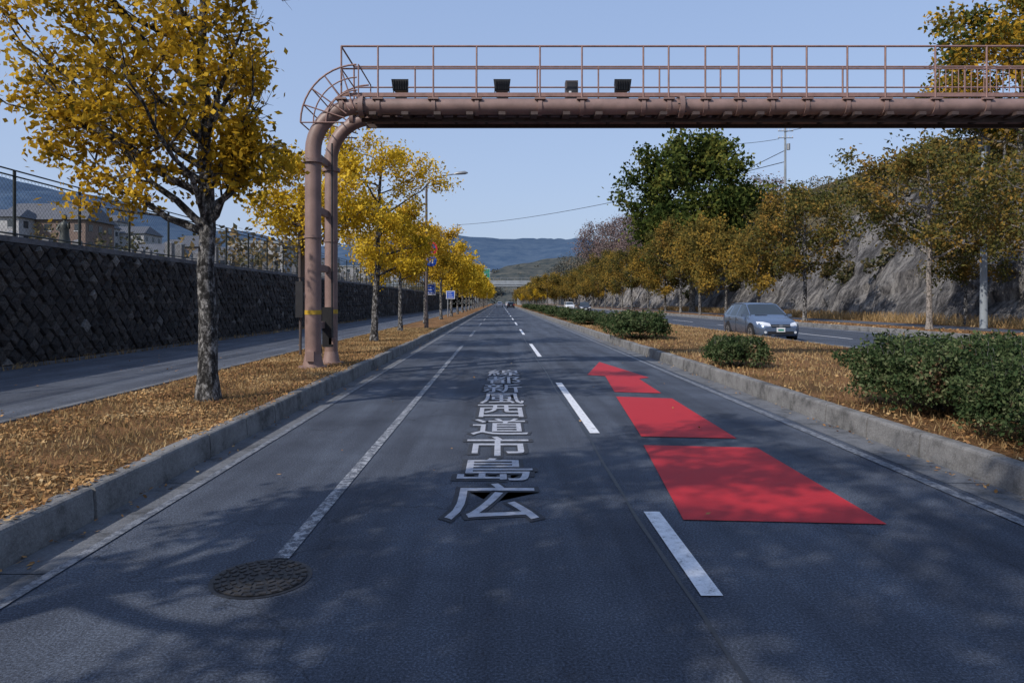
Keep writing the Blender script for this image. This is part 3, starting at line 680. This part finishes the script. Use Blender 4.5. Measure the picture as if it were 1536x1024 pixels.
def lamp(name,x,y):
    b=MB(); H=8.0
    b.tube([(x,y,.2),(x,y,.9),(x,y,1.0),(x,y,H-.6)],[.11,.11,.08,.055],M_BROWNP,12)
    P=[(x,y,H-.6)]+[(x+.9*(1-math.cos(a)),y,H-.6+.55*math.sin(a)) for a in[R(15*i) for i in range(1,7)]]+[(x+1.6,y,H+.06)]
    b.tube(P,.035,M_GALV,8)
    b.tube([(x+1.4,y,H+.03),(x+1.6,y,H+.07),(x+1.95,y,H+.1),(x+2.1,y,H+.09)],[.04,.08,.09,.03],M_GALV,10)
    b.tube([(x,y,.2),(x,y,.24)],.2,M_GALV,10)
    b.build(name)
lamp("street_lamp",-3.72,34.5); lamp("street_lamp",-3.72,155)
def rsign(name,x,y,z,r,face):
    b=MB(); n=28
    def D(rad,dy,mat): b.add([(x+rad*math.cos(2*math.pi*i/n),y-dy,z+rad*math.sin(2*math.pi*i/n)) for i in range(n)],[tuple(range(n))],mat)
    b.tube([(x,y,z),(x,y-.02,z)],r,M_GALV,n)
    if face=="nopark":
        D(r,.024,M_SRED); D(r*.70,.030,M_BLUE)
        a=R(45); c,si=math.cos(a),math.sin(a); w=.09*r/.3; L=r*.78
        b.add([(x-c*L+si*w,y-.036,z+si*L+c*w),(x-c*L-si*w,y-.036,z+si*L-c*w),(x+c*L-si*w,y-.036,z-si*L-c*w),(x+c*L+si*w,y-.036,z-si*L+c*w)],[(0,1,2,3)],M_SRED)
    else:
        D(r,.024,M_BLUE)
        for s in(-1,1):
            b.add([(x+s*r*.25-.03,y-.03,z-.12),(x+s*r*.25+.03,y-.03,z-.12),(x+s*r*.25+.03,y-.03,z+.12),(x+s*r*.25-.03,y-.03,z+.12)],[(0,1,2,3)],M_SWHITE)
    b.box(x-.25,x+.04,y+.005,y+.03,z-.03,z+.03,M_GALV)
    b.build(name)
rsign("no_parking_sign",-3.45,34.2,4.26,.32,"nopark"); rsign("blue_traffic_sign",-3.45,34.2,3.62,.28,"b")
def board(name,x,y,z,w,h,mat):
    b=MB(); b.box(x-w/2,x+w/2,y,y+.05,z,z+h,M_GALV); b.box(x-w/2+.03,x+w/2-.03,y-.01,y-.004,z+.03,z+h-.03,M_SWHITE); b.box(x-w/2+.08,x+w/2-.08,y-.02,y-.012,z+.08,z+h-.08,mat)
    for i in range(3): b.box(x-w*.3,x+w*(.3-.1*i),y-.03,y-.022,z+h*(.2+.24*i),z+h*(.25+.24*i),M_SWHITE)
    b.tube([(x-w*.3,y+.1,.2),(x-w*.3,y+.1,z+h)],.06,M_GALV,8)
    if w>2: b.tube([(x+w*.3,y+.1,.2),(x+w*.3,y+.1,z+h)],.06,M_GALV,8)
    b.build(name)
board("blue_road_sign",-4.5,44,2.0,.75,.75,M_BLUE); board("blue_road_sign",-4.35,60,1.8,.8,.75,M_BLUE); board("direction_sign",-4.0,158,6.6,3.4,2.6,M_SGREEN)
b=MB(); Y0=262
b.box(-70,36,Y0,Y0+9,7.3,8.6,M_CONC); b.box(-70,36,Y0-.2,Y0,8.0,9.6,M_CONC)
for x in(-55,-30,-9,7.5,24): b.box(x-.8,x+.8,Y0+2,Y0+7,-.1,7.3,M_CONC)
for i in range(40): b.tube([(-70+i*2.7,Y0-.1,9.6),(-70+i*2.7,Y0-.1,10.6)],.05,M_GALV,4)
b.tube([(-70,Y0-.1,10.6),(36,Y0-.1,10.6)],.06,M_GALV,4); b.build("overpass_bridge")
def upole(name,x,y,z,h,arms=2):
    b=MB(); b.tube([(x,y,z-1),(x,y,z+h)],[.19,.12],M_CONC,10)
    for i in range(arms):
        zz=z+h-.5-i*.9; b.cbox((x,y-.13,zz),(2.0,.08,.1),M_GALV)
        for s in(-.9,-.4,.4,.9): b.tube([(x+s,y-.13,zz+.05),(x+s,y-.13,zz+.25)],.05,M_SWHITE,6)
    if arms: b.tube([(x+.3,y-.3,z+h-3),(x+.3,y-.3,z+h-2.2)],.22,M_GALV,10)
    b.build(name)
upole("utility_pole",37.6,90,10,14.5); upole("utility_pole",24.3,34.3,.2,8.9,0); upole("utility_pole",38,54,10,6,1)
def cable(b,a,c,sag,r):
    a=Vector(a);c=Vector(c); b.tube([a.lerp(c,i/16)-Vector((0,0,sag*4*(i/16)*(1-i/16))) for i in range(17)],r,M_DARK,4,True,False)
b=MB()
cable(b,(37.6,90,20),(-12.5,200,24),1.5,.05); cable(b,(37.6,90,23.9),(48,60,24),.6,.03); cable(b,(37.6,90,21.5),(24.3,190,21),1.2,.05); cable(b,(36.8,90,23.0),(24.3,88,22),.4,.03)
b.build("overhead_cables")
upole("utility_pole",-12.5,200,2.8,21.6,1)

# ------------------------------------------------------------ cars
def car(name,paint_):
    b=MB()
    St=[(-2.20,.60,.32,.54,.5,.58),(-2.15,.72,.24,.60,.6,.66),(-2.0,.80,.2,.67,.68,.75),(-1.75,.84,.2,.74,.71,.83),(-1.4,.86,.2,.81,.73,.90),(-1.05,.87,.2,.88,.74,.965),
        (-0.95,.87,.2,.89,.735,1.02),(-0.25,.87,.2,.92,.61,1.43),(-.12,.87,.2,.925,.60,1.47),(0.30,.87,.2,.93,.6,1.50),(.38,.87,.2,.93,.6,1.50),(1.15,.87,.2,.95,.60,1.48),(1.23,.87,.2,.95,.60,1.475),
        (1.70,.86,.2,.97,.57,1.42),(1.78,.86,.2,.97,.57,1.40),(2.08,.83,.22,.98,.56,1.08),(2.15,.80,.25,.94,.6,.99),(2.2,.72,.32,.85,.55,.9)]
    rings=[]
    for (y,w,zl,bz,wt,zt_) in St:
        h=[(0,zl),(w*.88,zl),(w*.98,zl+.12),(w*1.0,(zl+bz)/2+.05),(w*.975,bz),(wt,zt_-.045 if zt_>1.1 else zt_-.02),(wt*.8,zt_-.008),(0,zt_)]
        rings.append([(x,y,z) for x,z in h]+[(-x,y,z) for x,z in h[-2:0:-1]])
    n=14; vs=[p for r in rings for p in r]
    body=[];gl=[]
    for i in range(len(St)-1):
        for j in range(n):
            f=(i*n+j,i*n+(j+1)%n,(i+1)*n+(j+1)%n,(i+1)*n+j)
            g=False
            if j in(4,9) and i in(6,7,8,10,12): g=True
            if j in(5,6,7,8) and i in(6,14): g=True
            (gl if g else body).append(f)
    b.add(vs,body,paint_,True)
    for f in gl: b.f.append(list(f)); b.m.append(b.mi(M_GLASS)); b.s.append(False)
    b.add(rings[0],[tuple(range(n))],paint_); b.add(rings[-1],[tuple(range(n-1,-1,-1))],paint_)
    for s in(-1,1):
        b.tube([(s*.735,-.97,1.005),(s*.612,-.24,1.40),(s*.60,.3,1.465),(s*.6,1.2,1.44),(s*.57,1.72,1.38)],.024,paint_,6)
        for y in(-1.36,1.32):
            c=s*.872; b.tube([(s*.70,y,.33),(c+s*.004,y,.33)],.375,M_BLACK,24); b.tube([(s*.68,y,.315),(c+s*.012,y,.315)],.315,M_TYRE,24); b.tube([(s*.8,y,.315),(c+s*.018,y,.315)],.2,M_RIM,18)
            for k in range(5):
                a=k*1.2566+.3; b.tube([(c+s*.02,y,.315),(c+s*.02,y+.17*math.cos(a),.315+.17*math.sin(a))],.02,M_DARK,5)
        hv=[(s*.36,-2.175,.60),(s*.66,-2.14,.58),(s*.81,-1.92,.66),(s*.81,-1.80,.76),(s*.62,-2.03,.755),(s*.40,-2.14,.70)]
        cpt=(s*.64,-2.12,.665); b.add([ (x*1.01,y-.02,z) for x,y,z in hv]+[(cpt[0],cpt[1]-.03,cpt[2])],[(i,(i+1)%6,6) for i in range(6)],M_LAMP)
        b.tube([(s*.58,-2.10,.36),(s*.58,-2.2,.36)],.05,M_LAMP,10)
        b.cbox((s*.93,-.80,.98),(.16,.1,.11),paint_); b.cbox((s*.93,-.745,.98),(.14,.01,.09),M_GLASS)
        for y in(-.85,.34,1.19): b.box(min(s*.86,s*.875),max(s*.86,s*.875),y-.006,y+.006,.3,.9,M_BLACK)
        for y in(.15,1.0): b.cbox((s*.875,y,.82),(.03,.16,.03),M_RIM)
        b.cbox((s*.7,2.17,.82),(.16,.08,.2),M_SRED)
    b.box(-.36,.36,-2.225,-2.15,.56,.66,M_BLACK); b.box(-.34,.34,-2.235,-2.222,.60,.625,M_RIM); b.cbox((0,-2.24,.61),(.12,.02,.08),M_RIM)
    b.box(-.5,.5,-2.222,-2.1,.28,.40,M_BLACK); b.cbox((0,-2.235,.46),(.33,.02,.165),M_SWHITE); b.cbox((0,-2.247,.45),(.22,.004,.07),M_SGREEN)
    b.cbox((-.3,-1.0,1.0),(.5,.02,.015),M_BLACK); b.cbox((0,2.21,.7),(.33,.02,.165),M_SWHITE)
    return b.build(name)
c1=car("car",M_CAR); c1.location=(11.12,29.3,0.0); c1.scale=(1.02,1.02,1.04)
c2=car("car",M_CARW); c2.location=(13,128,0); c3=car("car",M_CARK); c3.location=(12.8,104,0)
inst(c2,(-.1,190,0),math.pi,name="car"); inst(c3,(2.6,165,0),math.pi,name="car"); inst(c2,(2.5,215,0),math.pi,name="car"); inst(c1,(-.2,228,0),math.pi,name="car")

# ------------------------------------------------------------ light, world, camera
EL=40; sd=Vector((-.74,-.67,0)).normalized()*math.cos(R(EL)); sd.z=math.sin(R(EL))
w=bpy.data.worlds.new("World"); scene.world=w; w.use_nodes=True; nt=w.node_tree
sky=nt.nodes.new("ShaderNodeTexSky"); sky.sky_type='NISHITA'; sky.sun_disc=False
sky.sun_elevation=R(EL); sky.sun_rotation=math.atan2(sd.x,sd.y)%(2*math.pi); sky.air_density=1.2; sky.dust_density=2.5; sky.ozone_density=3
bgn=nt.nodes["Background"]
tc=nt.nodes.new("ShaderNodeTexCoord"); sx_=nt.nodes.new("ShaderNodeSeparateXYZ"); nt.links.new(tc.outputs["Generated"],sx_.inputs[0])
mr=nt.nodes.new("ShaderNodeMapRange"); mr.inputs[1].default_value=0.0; mr.inputs[2].default_value=0.5; nt.links.new(sx_.outputs[2],mr.inputs[0])
haze=mix(nt,mr.outputs[0],(3.7,4.5,6.3),(2.5,3.55,5.9))
hz=mix(nt,0.68,sky.outputs[0],haze); nt.links.new(hz,bgn.inputs[0]); bgn.inputs[1].default_value=0.14
ld=bpy.data.lights.new("sun","SUN"); ld.energy=3.9; ld.angle=R(.6); ld.color=(1,.93,.84)
lo=bpy.data.objects.new("sun",ld); COL.objects.link(lo); lo.rotation_euler=sd.to_track_quat('Z','Y').to_euler()
cd=bpy.data.cameras.new("camera"); co=bpy.data.objects.new("camera",cd); COL.objects.link(co)
co.location=(0,0,1.6); co.rotation_euler=(R(90),0,0); cd.sensor_width=36; cd.lens=24
cd.shift_x=18/1536; cd.shift_y=-60/1536; cd.clip_end=6000; cd.clip_start=.05
scene.camera=co
scene.view_settings.view_transform='Standard'; scene.view_settings.look='None'; scene.view_settings.exposure=0
